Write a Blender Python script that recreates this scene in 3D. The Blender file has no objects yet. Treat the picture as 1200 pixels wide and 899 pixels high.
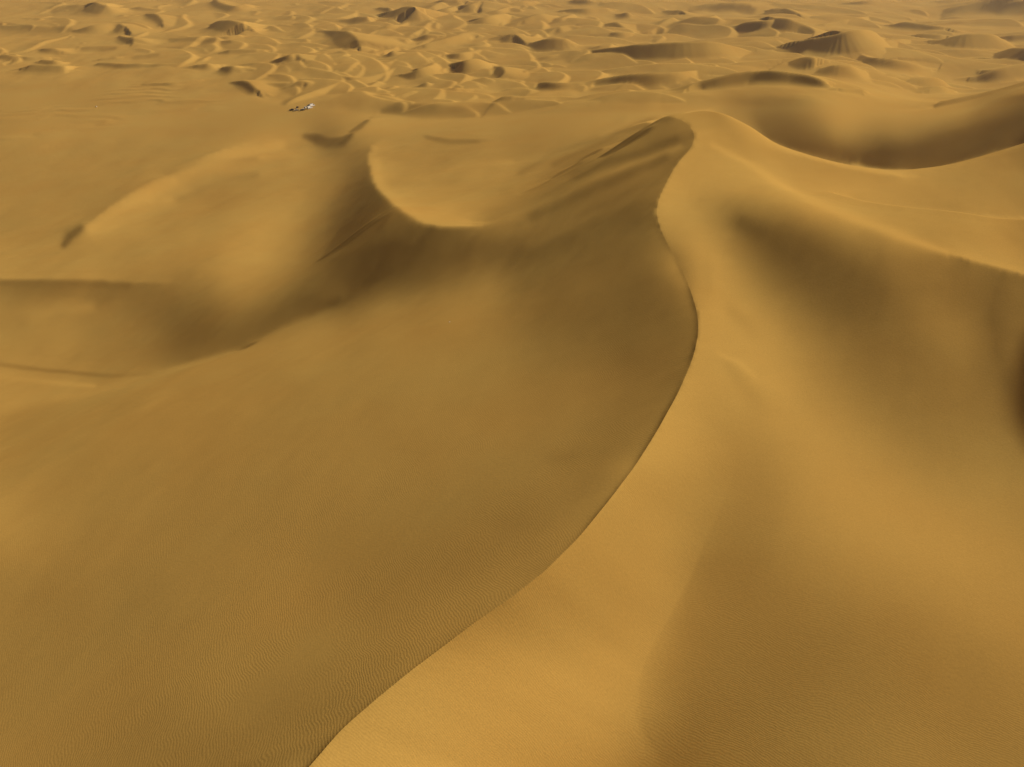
import math
# measured tone chart of the photograph (red channel 0-255) as sparse strokes, used to derive slopes
import numpy as np
W,H=1200,899
# --- barrier curves (sharp crests / silhouettes), image px
MAIN=[(330,935),(362,899),(400,855),(440,820),(480,787),(520,757),(560,727),(600,700),(640,668),(680,628),(715,585),(745,545),(770,505),(795,460),(812,420),(819,390),(817,365),(805,330),(790,300),(775,272),(768,250),(772,233),(785,205),(796,188),(812,171),(816,157),(804,142),(790,137),(775,135)]
CAP=[(775,135),(752,137),(731,140),(709,151)]
SECOND=[(900,205),(919,217),(967,242),(1025,265),(1100,295),(1150,310),(1200,323),(1260,342)]
THIRD=[(850,161),(900,172),(950,185),(987,194),(1030,202),(1062,207),(1075,206),(1125,192),(1160,182),(1200,170),(1240,155)]
BOWL=[(475,157),(450,164),(436,170),(431,185),(435,202),(440,219),(455,234),(475,250),(497,262),(520,266),(557,267),(577,260)]
NEAR=[(-60,502),(0,487),(50,473),(100,463),(150,450),(200,433),(233,423),(283,407),(333,383),(367,367),(397,351)]
PIT=[(-60,328),(0,327),(75,328),(150,331),(205,332)]
LEFTD=[(92,274),(100,265),(125,246),(150,230),(190,208),(225,190),(260,177),(300,167)]
BARR=[MAIN,CAP,SECOND,THIRD,BOWL,NEAR,PIT,LEFTD]
# --- tone samples
T='''
# left foreground slope below the main crest
0,520,160 0,560,166 0,600,172 8,620,176 0,660,156 0,720,150 0,790,147 0,860,152 0,899,154
60,500,160 60,560,160 60,620,160 60,690,146 60,760,145 60,830,148 60,890,148
120,480,160 120,540,158 120,600,155 130,670,146 130,740,142 130,800,145 130,870,143
180,455,162 180,520,158 190,590,150 190,660,146 190,720,140 200,800,146 190,870,138
250,430,162 250,490,158 260,560,150 270,630,145 270,700,146 270,770,150 270,830,143 280,890,130
310,405,160 320,460,156 330,530,150 330,600,143 340,680,148 340,740,150 340,800,138 330,860,132
380,370,156 390,420,158 390,490,152 400,560,146 400,640,140 400,700,142 400,760,142 390,820,133 360,880,130
450,360,160 450,420,156 460,490,147 460,570,142 460,640,137 460,700,138 450,770,138 430,815,135
520,350,160 520,400,154 520,460,148 530,540,142 530,610,137 530,680,136 500,745,142
570,335,156 570,390,150 580,450,144 590,530,140 590,610,134 590,670,138 560,715,142
600,360,138 610,400,136 640,450,134 650,520,138 650,590,138 640,645,136
620,330,124 640,370,118 680,410,120 700,450,128 700,510,132 700,570,134
680,330,120 700,370,110 740,340,108 760,380,107 740,420,106 780,420,108 760,450,120 740,490,126 735,530,130
720,300,118 760,300,114 790,340,110 805,380,114 795,400,108
# right side of the main crest, bright
380,895,186 420,870,184 470,840,184 520,800,184 500,880,183 560,760,184 580,840,183 620,720,184 650,790,184 660,870,184 690,660,186 700,740,185 720,810,184 715,880,182 750,600,188 760,680,186 745,830,176 740,890,160
775,560,186 790,620,183 780,690,180 770,760,168 755,850,148 760,899,140
800,480,186 810,540,182 830,600,164 820,660,150 800,730,148 790,800,140 790,880,136
825,430,184 850,420,184 835,480,174 870,470,180 870,520,170 890,560,160 900,600,158
830,390,188 860,380,187 890,420,188 920,470,187 950,520,186 990,560,184 1040,600,182 1100,640,178 1150,680,176 1199,720,172
810,300,192 825,330,190 850,340,192 800,250,188 820,280,190 790,250,187 795,215,186 815,200,186 812,185,184
840,300,190 870,360,188 905,400,186 880,340,176 860,310,170 850,280,162 835,255,160 825,225,172
920,380,162 960,440,160 960,400,148 1010,480,162 1000,440,146 1060,540,166 1060,500,150 1120,580,168 1120,540,156 1199,640,168 1190,560,156 1199,600,160
890,300,126 860,255,128 930,310,112 960,330,106 930,270,118 1000,350,108 1000,310,118 1040,360,116 1060,390,128 1060,330,136 1100,370,150 1130,400,150 1080,430,134 1130,460,138 1180,480,140 1199,520,146
1080,310,142 1120,330,128 1150,345,132 1199,340,112 1180,360,96 1199,385,84 1185,420,112 1199,440,122 1150,390,140
870,220,172 900,235,166 930,255,150 970,275,140 1030,295,138 
850,195,184 880,210,182 910,230,184 950,250,180 1000,270,172 1060,292,164
# lower right dim
860,640,148 880,690,140 860,740,140 850,800,136 850,870,136 930,600,170 930,650,156 930,700,142 920,760,136 920,820,136 920,890,136 990,620,176 1000,680,160 1000,730,146 1000,790,140 1000,860,142 1060,660,172 1070,710,160 1070,770,146 1070,830,146 1080,890,148 1130,720,166 1140,780,152 1140,850,146 1199,770,162 1199,830,152 1199,890,148
# right slope above SECOND
830,160,182 850,172,180 880,185,178 910,200,178 950,215,178 950,230,180 1000,225,176 1000,250,182 1060,250,176 1060,272,184 1060,225,172 1120,240,168 1120,270,172 1120,290,186 1199,260,164 1199,290,170 1199,312,182 1160,235,166 1199,225,166 1090,212,162 1130,205,156 1199,185,150 1199,205,160 1150,190,152
# dark valley
850,130,140 880,130,130 910,128,128 880,145,126 920,140,118 930,160,110 900,160,122 960,178,96 960,160,122 1000,180,88 1000,195,86 1040,190,80 1060,200,78 1040,170,88 1100,165,84 1100,185,84 1150,150,86 1150,170,90 1199,125,92 1199,150,94
# its bright upper rim
960,145,150 965,125,172 985,150,178 975,158,166 1000,160,164 1050,152,164 1090,145,168 1130,135,170 1199,108,160 1240,93,160 1275,80,160 1240,115,92 1270,102,92 1240,138,92 1275,120,92
# bowl interior
445,175,174 460,165,166 445,200,184 470,200,172 500,180,164 520,200,160 560,180,156 600,160,152 540,160,156 600,140,158 640,150,158
460,220,182 490,235,184 520,250,186 550,255,184 575,248,174 500,215,172 540,215,166 560,195,178 590,188,172 570,215,162 600,215,156 560,235,168 600,235,158 620,200,152 640,180,158 660,165,158
# striped slope
700,160,160 731,144,172 715,158,164 690,175,150 760,142,158 770,150,142 740,152,150 780,145,142 800,150,136 800,165,128 770,165,126 740,175,138 700,190,138 660,210,134 620,240,146 650,195,150 750,185,126 720,195,122 690,215,118 650,235,124 610,255,150
780,180,116 760,205,140 720,215,138 690,235,136 650,255,128 700,255,108 660,275,104 620,285,108 740,235,116 750,250,112 720,270,116 700,290,118 660,310,124 620,310,124 755,220,132 785,190,134 762,270,122 765,240,118 780,290,118
# dark outer slope of the bowl
428,175,150 420,190,138 415,215,118 430,230,112 420,250,108 440,250,122 460,262,130 410,270,104 440,280,116 480,285,124 520,285,116 560,285,116 600,272,116 590,290,104 540,300,102 490,300,108 440,305,102 400,305,104 410,330,102 380,330,108 450,325,104 500,322,108 350,350,104 330,370,100 300,385,106
395,230,150 385,260,146 370,290,150 360,315,146 340,330,150 400,200,164 395,180,160 420,165,156
# left dune, bright flank and saddle
280,330,174 310,290,188 330,260,184 350,230,176 300,310,184 250,310,178 290,350,164 260,340,164 330,340,150 350,210,170 370,190,166
250,280,168 200,290,166 150,290,166 100,300,168 50,310,170 0,310,170 200,320,172 100,318,174 0,322,176 180,260,164 230,250,164 280,240,166 300,210,166 260,215,160 330,190,164
# left dune crest light band
110,270,180 140,250,180 170,255,184 150,265,180 180,240,174 190,220,178 220,200,172 215,235,180 240,190,184 270,180,184 300,175,184 330,170,180 360,165,178 260,200,170 290,195,170 110,285,172 85,300,168
# pit
20,345,142 60,345,136 100,345,140 150,345,142 190,345,140 220,350,138 240,345,148 250,360,140 60,362,156 100,362,160 20,370,158 130,370,150 180,370,140 220,380,128 250,380,124 240,400,110 270,400,102 290,385,108 220,410,116 300,370,116 60,385,168 0,390,166 100,390,158 120,405,150 160,400,150 60,410,166 0,415,168 160,425,146 200,425,134
0,430,172 60,437,162 120,443,156 170,441,150 0,445,176 60,460,170 0,470,174 100,452,166
# pit interior
370,166,128 385,174,104 395,172,106 385,183,160 360,180,172
# plain
0,100,168 100,100,166 200,100,166 260,105,164 0,130,164 100,130,164 200,130,164 300,130,164 400,130,166 0,160,164 60,165,168 100,150,166 200,160,164 300,150,164 350,140,164 0,200,162 60,200,162 120,200,162 180,190,162 240,165,162 0,240,163 60,240,161 110,245,158 0,280,166 50,275,164 330,110,164 360,118,164 420,120,168
# strip behind the bowl
440,150,168 420,155,162 470,140,164 520,140,160 560,140,160 500,150,158 620,128,164 560,120,168 500,128,164 450,130,172 400,150,166 660,130,164 720,128,166 800,125,170 840,118,164 700,115,162 760,112,164 650,112,160 
# far field base
0,10,178 100,20,178 200,30,178 300,20,178 0,50,176 100,50,178 200,50,180 300,50,178 0,80,172 100,80,172 200,80,172 300,85,172 400,20,182 400,50,180 400,80,178 500,20,182 500,50,180 500,80,178 600,20,182 600,50,180 600,80,178 600,100,174 700,20,184 700,50,180 700,75,172 800,20,184 800,80,172 900,20,184 900,50,178 900,100,176 1000,20,182 1000,60,180 1000,110,178 1100,20,180 1100,60,180 1100,110,176 1199,20,176 1199,60,178 1199,90,170 400,108,170 500,108,172 600,115,168 560,100,176
'''
# lee strokes: crest polyline (x,y,width below), tone at crest ; optional side(+1 = below when drawn left to right)
L="""
500,159,5 525,164,8 560,164,5;138
0,25,18 25,30,14 50,33,10 85,35,4;158
65,10,10 80,8,10 100,10,8;158
158,67,6 185,65,4;152
200,48,4 240,50,5 270,51,4;152
95,57,3 135,56,3;152
0,66,6 15,70,4;150
575,127,3 583,119,8 600,118,6 612,120,3;118
447,131,3 470,125,14 500,127,16 540,130,12 575,126,6;146
410,154,3 420,147,7 430,141,4;124
357,158,6 370,157,16 385,162,16 400,162,14 408,158,8;108
808,11,4 825,7,8 850,6,10 880,8,10;152
770,40,8 790,28,20 850,24,30 900,26,30;158
657,60,3 675,56,4 700,55,5;150
900,62,4 920,58,12 935,58,12;150
1105,16,6 1135,8,14 1170,2,20 1200,0,26;138
1095,125,3 1135,114,6 1170,106,8 1200,98,10;136
"""
# far dunes: crest lines seen in the photograph, x,y,face height in px ...;tone of the slip face
DUNES="""
90,34,2 108,29,6 140,27,5 145,28,7;138
140,41,2 146,43,4 157,45,6 156,49,3;132
172,17,2 184,18,6 191,23,4 190,26,3;132
255,24,8 275,27,12 288,30,10 297,34,5 285,38,3;136
243,45,1 265,44,3 280,42,3;130
252,0,3 258,5,5 275,8,6 286,6,6;140
52,56,3 62,55,5 69,58,3;138
20,66,2 35,66,3 50,65,3;140
50,69,4 65,70,5 76,71,2;134
112,3,8 125,6,8 140,8,4;145
233,76,4 244,74,6 250,75,4;124
262,77,4 272,77,7 281,80,4;128
272,93,2 285,93,5 292,95,6 299,100,5;122
168,97,1 200,97,2 235,94,1;138
115,73,2 150,75,4 212,79,1;146
118,67,2 135,66,2;146
40,77,6 75,79,6 82,83,2;148
270,58,4 300,58,4;140
165,8,3 190,10,2;148
403,22,4 420,18,8 432,19,8 434,24,3;130
445,8,3 458,9,5 460,11,2;128
460,12,8 478,8,14 490,11,14 493,16,8 485,22,3;136
480,7,2 490,10,3 496,13,2;136
506,8,4 517,3,6;138
520,0,6 535,0,6;136
512,13,3 525,10,5 542,5,4;132
540,11,3 552,5,8 566,0,10 564,8,5;132
563,14,3 585,12,4 598,9,3;134
552,26,5 572,20,10 590,16,8 598,18,4;130
440,36,2 455,31,6 467,30,5;128
345,38,2 370,34,3 392,35,5 410,38,14 419,45,16 420,54,8;130
413,40,2 425,45,4 432,46,2;128
445,50,2 472,45,3;136
487,45,3 500,41,7 511,43,5;124
498,53,4 525,46,7 550,40,7 561,42,5 560,46,2;124
507,39,2 538,36,3;138
553,37,2 562,34,4 570,36,2;130
585,41,5 600,40,10;126
485,40,3 495,35,4 505,27,3;128
462,32,2 490,22,3 493,18,2;136
518,63,3 540,62,8 563,59,4;128
452,64,4 460,60,8 470,62,5;134
389,64,3 400,61,6 412,66,3;136
368,67,2 380,65,5 385,66,3;124
300,74,2 318,71,3 332,69,2;136
335,74,3 340,68,8 348,66,8 354,72,5;132
332,79,1 358,78,2;128
385,85,2 410,78,3 440,65,2;134
412,82,3 430,75,4;138
433,75,3 455,73,5 470,68,3;130
472,74,3 498,69,6 515,64,4 517,60,3;130
473,84,6 490,80,12 505,76,12 510,73,6;132
508,87,3 518,81,6 522,78,4;132
397,86,4 410,87,8 430,88,5 452,83,5 463,78,3;128
425,103,2 443,92,4;136
532,82,4 545,72,14 560,69,14 574,73,6;142
576,71,3 587,77,9 593,86,8 585,93,3;124
558,64,3 577,72,3 600,71,4;132
342,97,3 353,93,6 361,94,5 358,99,2;130
303,96,2 335,95,3;146
300,100,3 312,106,2;138
490,99,2 500,95,6 506,97,3;136
525,99,2 552,97,3;140
522,108,3 535,105,6 545,107,3;126
470,113,3 485,108,4;146
600,4,4 612,2,5 626,2,3;136
657,12,2 685,10,6 711,10,4;134
675,0,4 690,1,5 705,4,2;134
705,3,3 720,3,2;136
615,23,6 632,16,10 650,20,4;146
642,27,2 660,22,6 672,18,3;132
655,32,6 665,30,6 678,32,4;130
726,15,3 735,14,6 742,17,3;130
783,11,4 795,12,6;138
710,27,4 722,25,8 733,32,4;132
710,38,3 725,37,8 743,36,7 743,42,2;128
763,32,3 780,25,4 788,22,5;132
597,41,8 608,39,10 612,46,6 625,44,5 630,40,4;124
624,48,6 640,44,14 662,45,14 672,51,4;124
863,24,4 875,20,8 900,21,10 920,24,4;126
672,51,2 700,53,6 740,54,16 800,53,20 840,53,18 865,56,12 882,61,6;114
622,69,4 640,66,6 650,66,5;128
600,68,4 615,66,6;138
610,87,3 630,80,6;138
633,86,4 640,91,8 655,95,8 690,94,4 720,91,8 745,90,13 775,91,13 800,92,10 820,89,3;118
752,82,2 775,79,6 790,78,6 795,84,3;136
805,112,3 815,103,8 843,101,11 867,95,14 890,97,12 910,98,13 930,100,11 945,103,10 960,110,8 971,116,2;110
905,22,8 925,24,12 945,28,10 957,34,8 952,44,4;126
905,9,6 920,13,8 933,20,4;132
912,10,2 930,11,3 945,12,2;140
940,52,8 965,46,16 990,41,22 1010,38,22 1025,38,15 1034,41,8;112
985,62,3 1010,54,8 1040,47,8 1060,46,4 1066,47,2;124
900,77,3 920,75,5 940,71,14 953,75,14 956,84,5;128
960,84,4 975,83,14 995,83,14 1012,86,6;120
1008,65,4 1018,70,8 1045,72,10 1070,75,8 1090,78,3;118
965,30,2 995,24,4 1020,16,3;134
990,4,2 1015,3,4 1045,1,3;138
1047,29,3 1060,26,7 1080,29,6 1105,34,4;128
1055,42,2 1080,40,6 1100,42,5;136
1085,27,2 1120,25,3 1150,26,2;142
1100,48,6 1130,42,14 1165,41,14 1175,46,5;142
1150,58,4 1170,51,8 1176,52,3;128
1170,43,2 1185,42,5 1200,42,5;122
1120,73,2 1145,68,4 1160,70,3;126
1165,63,4 1185,58,12 1200,60,14;116
1148,75,2 1175,72,3;124
1145,88,4 1170,82,10 1200,78,10;132
1026,93,3 1045,91,8 1070,92,6 1080,94,2;116
1065,104,3 1080,97,9 1100,93,10 1112,98,4;118
1085,114,3 1100,108,7 1115,109,4;124
985,110,3 1010,109,4;144
"""
# soft strokes x,y,halfwidth ...;tone
S_='''
75,287,4 82,277,7 94,268,5;118
792,162,5 750,179,6 712,190,6 675,207,6;112
797,172,4 750,190,5 700,207,5 650,235,5 600,257,4;146
780,185,5 725,210,6 675,230,7 625,255,6;106
772,214,5 725,237,6 675,260,7 625,285,8;126
730,140,5 687,162,6 625,197,6 590,222,5;158
775,140,4 725,156,5 650,192,5;134
700,162,4 650,180,4 610,202,4;142
108,268,8 150,242,9 180,224,9 225,202,8 270,183,7 330,170,6;192
195,203,3 230,194,3 260,190,3 300,186,3;154
210,210,4 250,200,4 300,193,4;176
185,240,4 215,231,4 245,220,4 300,205,4;152
125,264,7 160,250,7 200,235,6;186
40,372,10 70,362,9 105,360,8;170
0,428,2 60,435,2 130,441,2 180,438,2;136
0,442,5 60,448,4 110,452,3;178
852,428,6 865,445,9 885,470,14;174
845,416,3 865,424,3 885,442,3;196
828,315,7 828,335,7;182
858,365,9 885,390,10;180
650,538,9 705,527,10;128
450,216,4 500,208,5 550,192,5 600,190,3;174
441,190,6 441,208,6 460,233,6 490,255,6 520,260,5 550,260,4;190
150,334,3 60,332,3 0,332,3;128
835,170,4 870,187,4 900,206,5 940,229,5 1000,255,6 1060,279,6 1110,297,5;194
870,262,12 920,290,18 970,318,22 1020,345,20;108
300,75,2 330,70,2 350,66,2;182
'''
def samples():
    out=[]
    for ln in T.splitlines():
        if ln.startswith('#'): continue
        for t in ln.split():
            out.append([float(v) for v in t.split(',')])
    return np.array(out)
X0,Y0=-80,-60
CORR_L='''0 0 0 0 0 0 0 0 0 0 0 0 0 0 0 0 0 0 0 0
0 0 0 0 0 0 0 0 0 0 0 0 0 0 0 0 0 0 0 0
-4 -8 -9 -11 -10 -6 -2 -1 0 -4 -12 -12 -12 5 5 5 5 5 5 5
-12 -13 -11 -9 -7 -6 0 -4 -3 -4 -7 -6 2 2 2 2 2 2 2 2
-11 -9 -7 -2 5 0 0 0 -2 -4 6 5 11 11 11 11 11 11 11 11
-9 -2 0 4 5 0 0 0 0 6 6 14 12 12 12 12 12 12 12 12
-4 -2 0 0 0 0 0 0 0 9 11 6 -4 -14 -14 -14 -14 -14 -14 -14
-6 0 0 0 0 -2 0 0 0 3 1 -3 -10 -18 -18 -18 -18 -18 -18 -18
-9 -5 -1 -5 -4 -3 -1 0 -4 -5 -10 -13 -17 -18 -18 -18 -18 -18 -18 -18
-12 -9 -7 -3 -3 -4 -3 -5 -11 -13 -15 -17 -16 -12 -12 -12 -12 -12 -12 -12
-7 -8 -5 -4 -4 -7 -10 -12 -13 -15 -15 -14 -15 -15 -15 -15 -15 -15 -15 -15
-10 -5 -5 -6 -8 -11 -13 -14 -13 -13 -13 -14 -11 -11 -11 -11 -11 -11 -11 -11
-10 -6 -9 -9 -12 -13 -12 -11 -11 -11 -15 -20 -20 -20 -20 -20 -20 -20 -20 -20
-9 -8 -11 -11 -12 -11 -10 -10 -11 -15 -19 -19 -19 -19 -19 -19 -19 -19 -19 -19
-8 -10 -11 -11 -10 -9 -9 -12 -13 -14 -14 -14 -14 -14 -14 -14 -14 -14 -14 -14
-9 -9 -10 -8 -9 -9 -11 -12 -10 -10 -10 -10 -10 -10 -10 -10 -10 -10 -10 -10
-9 -9 -8 -8 -9 -9 -7 -7 -7 -7 -7 -7 -7 -7 -7 -7 -7 -7 -7 -7
-9 -7 -6 -8 -7 -4 1 1 1 1 1 1 1 1 1 1 1 1 1 1
'''
CORR_R='''0 0 0 0 0 0 0 0 0 0 0 0 0 0 0 0 0 0 0 0
0 0 0 0 0 0 0 0 0 0 0 0 0 0 0 0 0 0 0 0
-12 -12 -12 -12 -12 -12 -12 -12 -12 -12 -12 -12 -12 -12 -1 -4 -8 -8 -7 -7
-19 -19 -19 -19 -19 -19 -19 -19 -19 -19 -19 -19 -19 -19 -11 -9 -7 -6 -8 -10
-17 -17 -17 -17 -17 -17 -17 -17 -17 -17 -17 -17 -17 -17 -8 -11 -10 -11 -10 -9
-20 -20 -20 -20 -20 -20 -20 -20 -20 -20 -20 -20 -20 -20 -12 -11 -14 -20 -23 -19
-26 -26 -26 -26 -26 -26 -26 -26 -26 -26 -26 -26 -26 -26 -22 -16 -13 -11 -12 -12
-24 -24 -24 -24 -24 -24 -24 -24 -24 -24 -24 -24 -24 -24 -26 -21 -14 -13 -12 -15
-25 -25 -25 -25 -25 -25 -25 -25 -25 -25 -25 -25 -25 -25 -25 -24 -20 -14 -14 -16
-24 -24 -24 -24 -24 -24 -24 -24 -24 -24 -24 -24 -24 -24 -25 -23 -19 -17 -17 -13
-17 -17 -17 -17 -17 -17 -17 -17 -17 -17 -17 -17 -17 -17 -20 -21 -20 -18 -17 -15
0 0 0 0 0 0 0 0 0 0 0 0 0 -13 -17 -18 -19 -18 -19 -18
7 7 7 7 7 7 7 7 7 7 7 7 9 -13 -14 -15 -19 -21 -21 -21
23 23 23 23 23 23 23 23 23 23 23 15 9 -13 -12 -15 -20 -22 -22 -20
25 25 25 25 25 25 25 25 25 25 22 14 0 -16 -16 -19 -21 -21 -18 -16
3 3 3 3 3 3 3 3 3 4 -1 -1 -14 -19 -23 -22 -20 -17 -14 -14
-9 -9 -9 -9 -9 -9 -9 -9 -10 -12 -11 -11 -22 -26 -24 -21 -17 -14 -11 -11
-18 -18 -18 -18 -18 -18 -18 -18 -16 -14 -13 -16 -29 -28 -22 -18 -14 -12 -11 -10
'''
#endcorr
def crest_x(y):
    m=[q for q in MAIN if q[1]>=135]; return np.interp(y,[q[1] for q in m][::-1],[q[0] for q in m][::-1])
def polydist(PX,PY,pts,wid=None):
    best=np.full(PX.shape,1e9); sgn=np.zeros(PX.shape); w=np.zeros(PX.shape)
    for k in range(len(pts)-1):
        ax,ay=pts[k][:2]; bx,by=pts[k+1][:2]
        dx,dy=bx-ax,by-ay; L2=dx*dx+dy*dy+1e-9
        t0=((PX-ax)*dx+(PY-ay)*dy)/L2; t=np.clip(t0,0,1)
        d=np.hypot(PX-ax-t*dx,PY-ay-t*dy); m=d<best
        best=np.where(m,d,best); sgn=np.where(m,np.sign(dx*(PY-ay)-dy*(PX-ax)),sgn)
        if wid is not None: w=np.where(m,wid[k]+(wid[k+1]-wid[k])*t,w)
    return best*sgn,w
def cuts(nx,ny,s):
    """edges of an nx*ny grid (spacing s, origin X0,Y0) crossed by a barrier"""
    ch=np.zeros((ny,nx-1),bool); cv=np.zeros((ny-1,nx),bool)
    for P in BARR:
        for (ax,ay),(bx,by) in zip(P[:-1],P[1:]):
            n=int(max(abs(bx-ax),abs(by-ay))/s*8)+2
            t=np.linspace(0,1,n); gx=(ax+(bx-ax)*t-X0)/s; gy=(ay+(by-ay)*t-Y0)/s
            # horizontal edges: crossing of rows
            r=np.floor(gy)
            for k in np.nonzero(r[1:]!=r[:-1])[0]:
                row=int(max(r[k],r[k+1])); f=(row-gy[k])/(gy[k+1]-gy[k]); col=int(np.floor(gx[k]+f*(gx[k+1]-gx[k])))
                if 0<=row<ny and 0<=col<nx-1: ch[row,col]=True
            c=np.floor(gx)
            for k in np.nonzero(c[1:]!=c[:-1])[0]:
                col=int(max(c[k],c[k+1])); f=(col-gx[k])/(gx[k+1]-gx[k]); row=int(np.floor(gy[k]+f*(gy[k+1]-gy[k])))
                if 0<=col<nx and 0<=row<ny-1: cv[row,col]=True
    return ch,cv
def cg(A,b,x,it):
    r=b-A(x); p=r.copy(); rs=(r*r).sum()
    for _ in range(it):
        Ap=A(p); al=rs/((p*Ap).sum()+1e-30); x=x+al*p; r=r-al*Ap; rn=(r*r).sum()
        if rn<1e-10*max(1,(b*b).sum()): break
        p=r+rn/rs*p; rs=rn
    return x
def base(levels=(24,12,6,3),its=(300,300,300,250)):
    S=samples(); x=None
    for s,it in zip(levels,its):
        nx=int(1360/s)+1; ny=int(1080/s)+1
        ch,cv=cuts(nx,ny,s)
        wx=~(ch[:,1:]|ch[:,:-1]); wy=~(cv[1:]|cv[:-1])
        wxy=~(ch[1:]|ch[:-1]|cv[:,1:]|cv[:,:-1])
        D=np.zeros((ny,nx)); V=np.zeros((ny,nx))
        gx=(S[:,0]-X0)/s; gy=(S[:,1]-Y0)/s; i=np.floor(gx).astype(int); j=np.floor(gy).astype(int)
        # nearest node
        i=np.clip(np.round(gx).astype(int),0,nx-1); j=np.clip(np.round(gy).astype(int),0,ny-1)
        np.add.at(D,(j,i),1.); np.add.at(V,(j,i),S[:,2]-150)
        mem=0.002
        wt=3.0
        sm=(s/12.)**-2
        def A(h):
            o=wt*D*h
            d=(h[:,2:]-2*h[:,1:-1]+h[:,:-2])*wx*sm
            o[:,2:]+=d; o[:,1:-1]-=2*d; o[:,:-2]+=d
            d=(h[2:]-2*h[1:-1]+h[:-2])*wy*sm
            o[2:]+=d; o[1:-1]-=2*d; o[:-2]+=d
            d=(h[1:,1:]-h[1:,:-1]-h[:-1,1:]+h[:-1,:-1])*wxy*2*sm
            o[1:,1:]+=d; o[1:,:-1]-=d; o[:-1,1:]-=d; o[:-1,:-1]+=d
            d=(h[:,1:]-h[:,:-1])*(~ch)*mem*5; o[:,1:]+=d; o[:,:-1]-=d
            d=(h[1:]-h[:-1])*(~cv)*mem*5; o[1:]+=d; o[:-1]-=d
            return o
        if x is None: x=np.zeros((ny,nx))
        else:
            yy=np.linspace(0,x.shape[0]-1.001,ny) if 0 else np.clip(np.arange(ny)*s/ps,0,x.shape[0]-1.001)
            xx=np.clip(np.arange(nx)*s/ps,0,x.shape[1]-1.001)
            # nearest upsample keeps barriers sharp; smoothing by solve
            a=yy.astype(int); c=xx.astype(int); fy=(yy-a)[:,None]; fx=(xx-c)[None]
            x=(x[a][:,c]*(1-fy)*(1-fx)+x[a][:,c+1]*(1-fy)*fx+x[a+1][:,c]*fy*(1-fx)+x[a+1][:,c+1]*fy*fx)
        x=cg(A,wt*V,x,it); ps=s
    return np.clip(x+150,78,200),s
def paint(corr=True):
    b,s=base()
    PX,PY=np.meshgrid(np.arange(X0,X0+1361,1.),np.arange(Y0,Y0+1081,1.))
    gx=np.clip((PX-X0)/s,0,b.shape[1]-1.001); gy=np.clip((PY-Y0)/s,0,b.shape[0]-1.001)
    i=gx.astype(int); j=gy.astype(int); fx=gx-i; fy=gy-j
    P=b[j,i]*(1-fx)*(1-fy)+b[j,i+1]*fx*(1-fy)+b[j+1,i]*(1-fx)*fy+b[j+1,i+1]*fx*fy
    for ln in L.splitlines():
        if ';' not in ln: continue
        a,tone=ln.split(';'); tone=float(tone)
        q=[[float(v) for v in t.split(',')] for t in a.split()]
        xs=[v[0] for v in q]; ys=[v[1] for v in q]; m=max(v[2] for v in q)+4
        x0=int(max(0,min(xs)-m-X0)); x1=int(min(P.shape[1],max(xs)+m-X0)); y0=int(max(0,min(ys)-m-Y0)); y1=int(min(P.shape[0],max(ys)+m-Y0))
        d,w=polydist(PX[y0:y1,x0:x1],PY[y0:y1,x0:x1],[v[:2] for v in q],[v[2] for v in q])
        u=d/np.maximum(w,1e-3)
        f=1-np.clip((u-.35)/.65,0,1); f=f*f*(3-2*f)
        up=np.clip(1+(d+.2)/1.2,0,1)
        f=np.where(d<0,up,f)*np.where(d<0,1,1)
        # bright rim above
        sub=P[y0:y1,x0:x1]
        P[y0:y1,x0:x1]=sub+np.minimum(0,(tone-sub))*f
    for ln in S_.splitlines():
        if ';' not in ln: continue
        a,tone=ln.split(';'); tone=float(tone)
        q=[[float(v) for v in t.split(',')] for t in a.split()]
        xs=[v[0] for v in q]; ys=[v[1] for v in q]; m=max(v[2] for v in q)*3
        x0=int(max(0,min(xs)-m-X0)); x1=int(min(P.shape[1],max(xs)+m-X0)); y0=int(max(0,min(ys)-m-Y0)); y1=int(min(P.shape[0],max(ys)+m-Y0))
        d,w=polydist(PX[y0:y1,x0:x1],PY[y0:y1,x0:x1],[v[:2] for v in q],[v[2] for v in q])
        f=.85*np.exp(-(d/w)**2); sub=P[y0:y1,x0:x1]; P[y0:y1,x0:x1]=sub+(tone-sub)*f
    if corr:
        for txt,m in ((CORR_L,PX<crest_x(PY)),(CORR_R,PX>=crest_x(PY))):
            K=np.array([[float(v) for v in r.split()] for r in txt.strip().splitlines()])
            gx=np.clip((PX-30)/60,0,K.shape[1]-1.001); gy=np.clip((PY-25)/50,0,K.shape[0]-1.001)
            i=gx.astype(int); j=gy.astype(int); fx=gx-i; fy=gy-j
            P=np.where(m,np.clip(P+K[j,i]*(1-fx)*(1-fy)+K[j,i+1]*fx*(1-fy)+K[j+1,i]*(1-fx)*fy+K[j+1,i+1]*fx*fy,60,215),P)
    return P
F=833.; PITCH=math.radians(33.4); CH=190.; Z0=60.
SP,CP=math.sin(PITCH),math.cos(PITCH)
AZ=math.radians(28); EL=math.radians(35); SX,SY=math.cos(AZ),math.sin(AZ)
AMB=0.20
def ray(x,y):
    u=(x-600.)/F; v=(449.5-y)/F
    return u,CP+v*SP,-SP+v*CP
def unproj(x,y,z):
    a,b,c=ray(x,y); t=(z-CH)/c
    return a*t,b*t
def proj(X,Y,Z):
    d=Z-CH; dep=CP*Y-SP*d; up=SP*Y+CP*d
    return 600+F*X/dep, 449.5-F*up/dep
ANCH_MAIN=[(330,935,107),(362,899,107),(520,757,107),(680,628,108),(770,505,110),(819,390,112),(805,330,114),(768,250,116),(785,205,118),(816,157,122),(804,142,121.5),(790,137,121),(775,135,120)]
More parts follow.
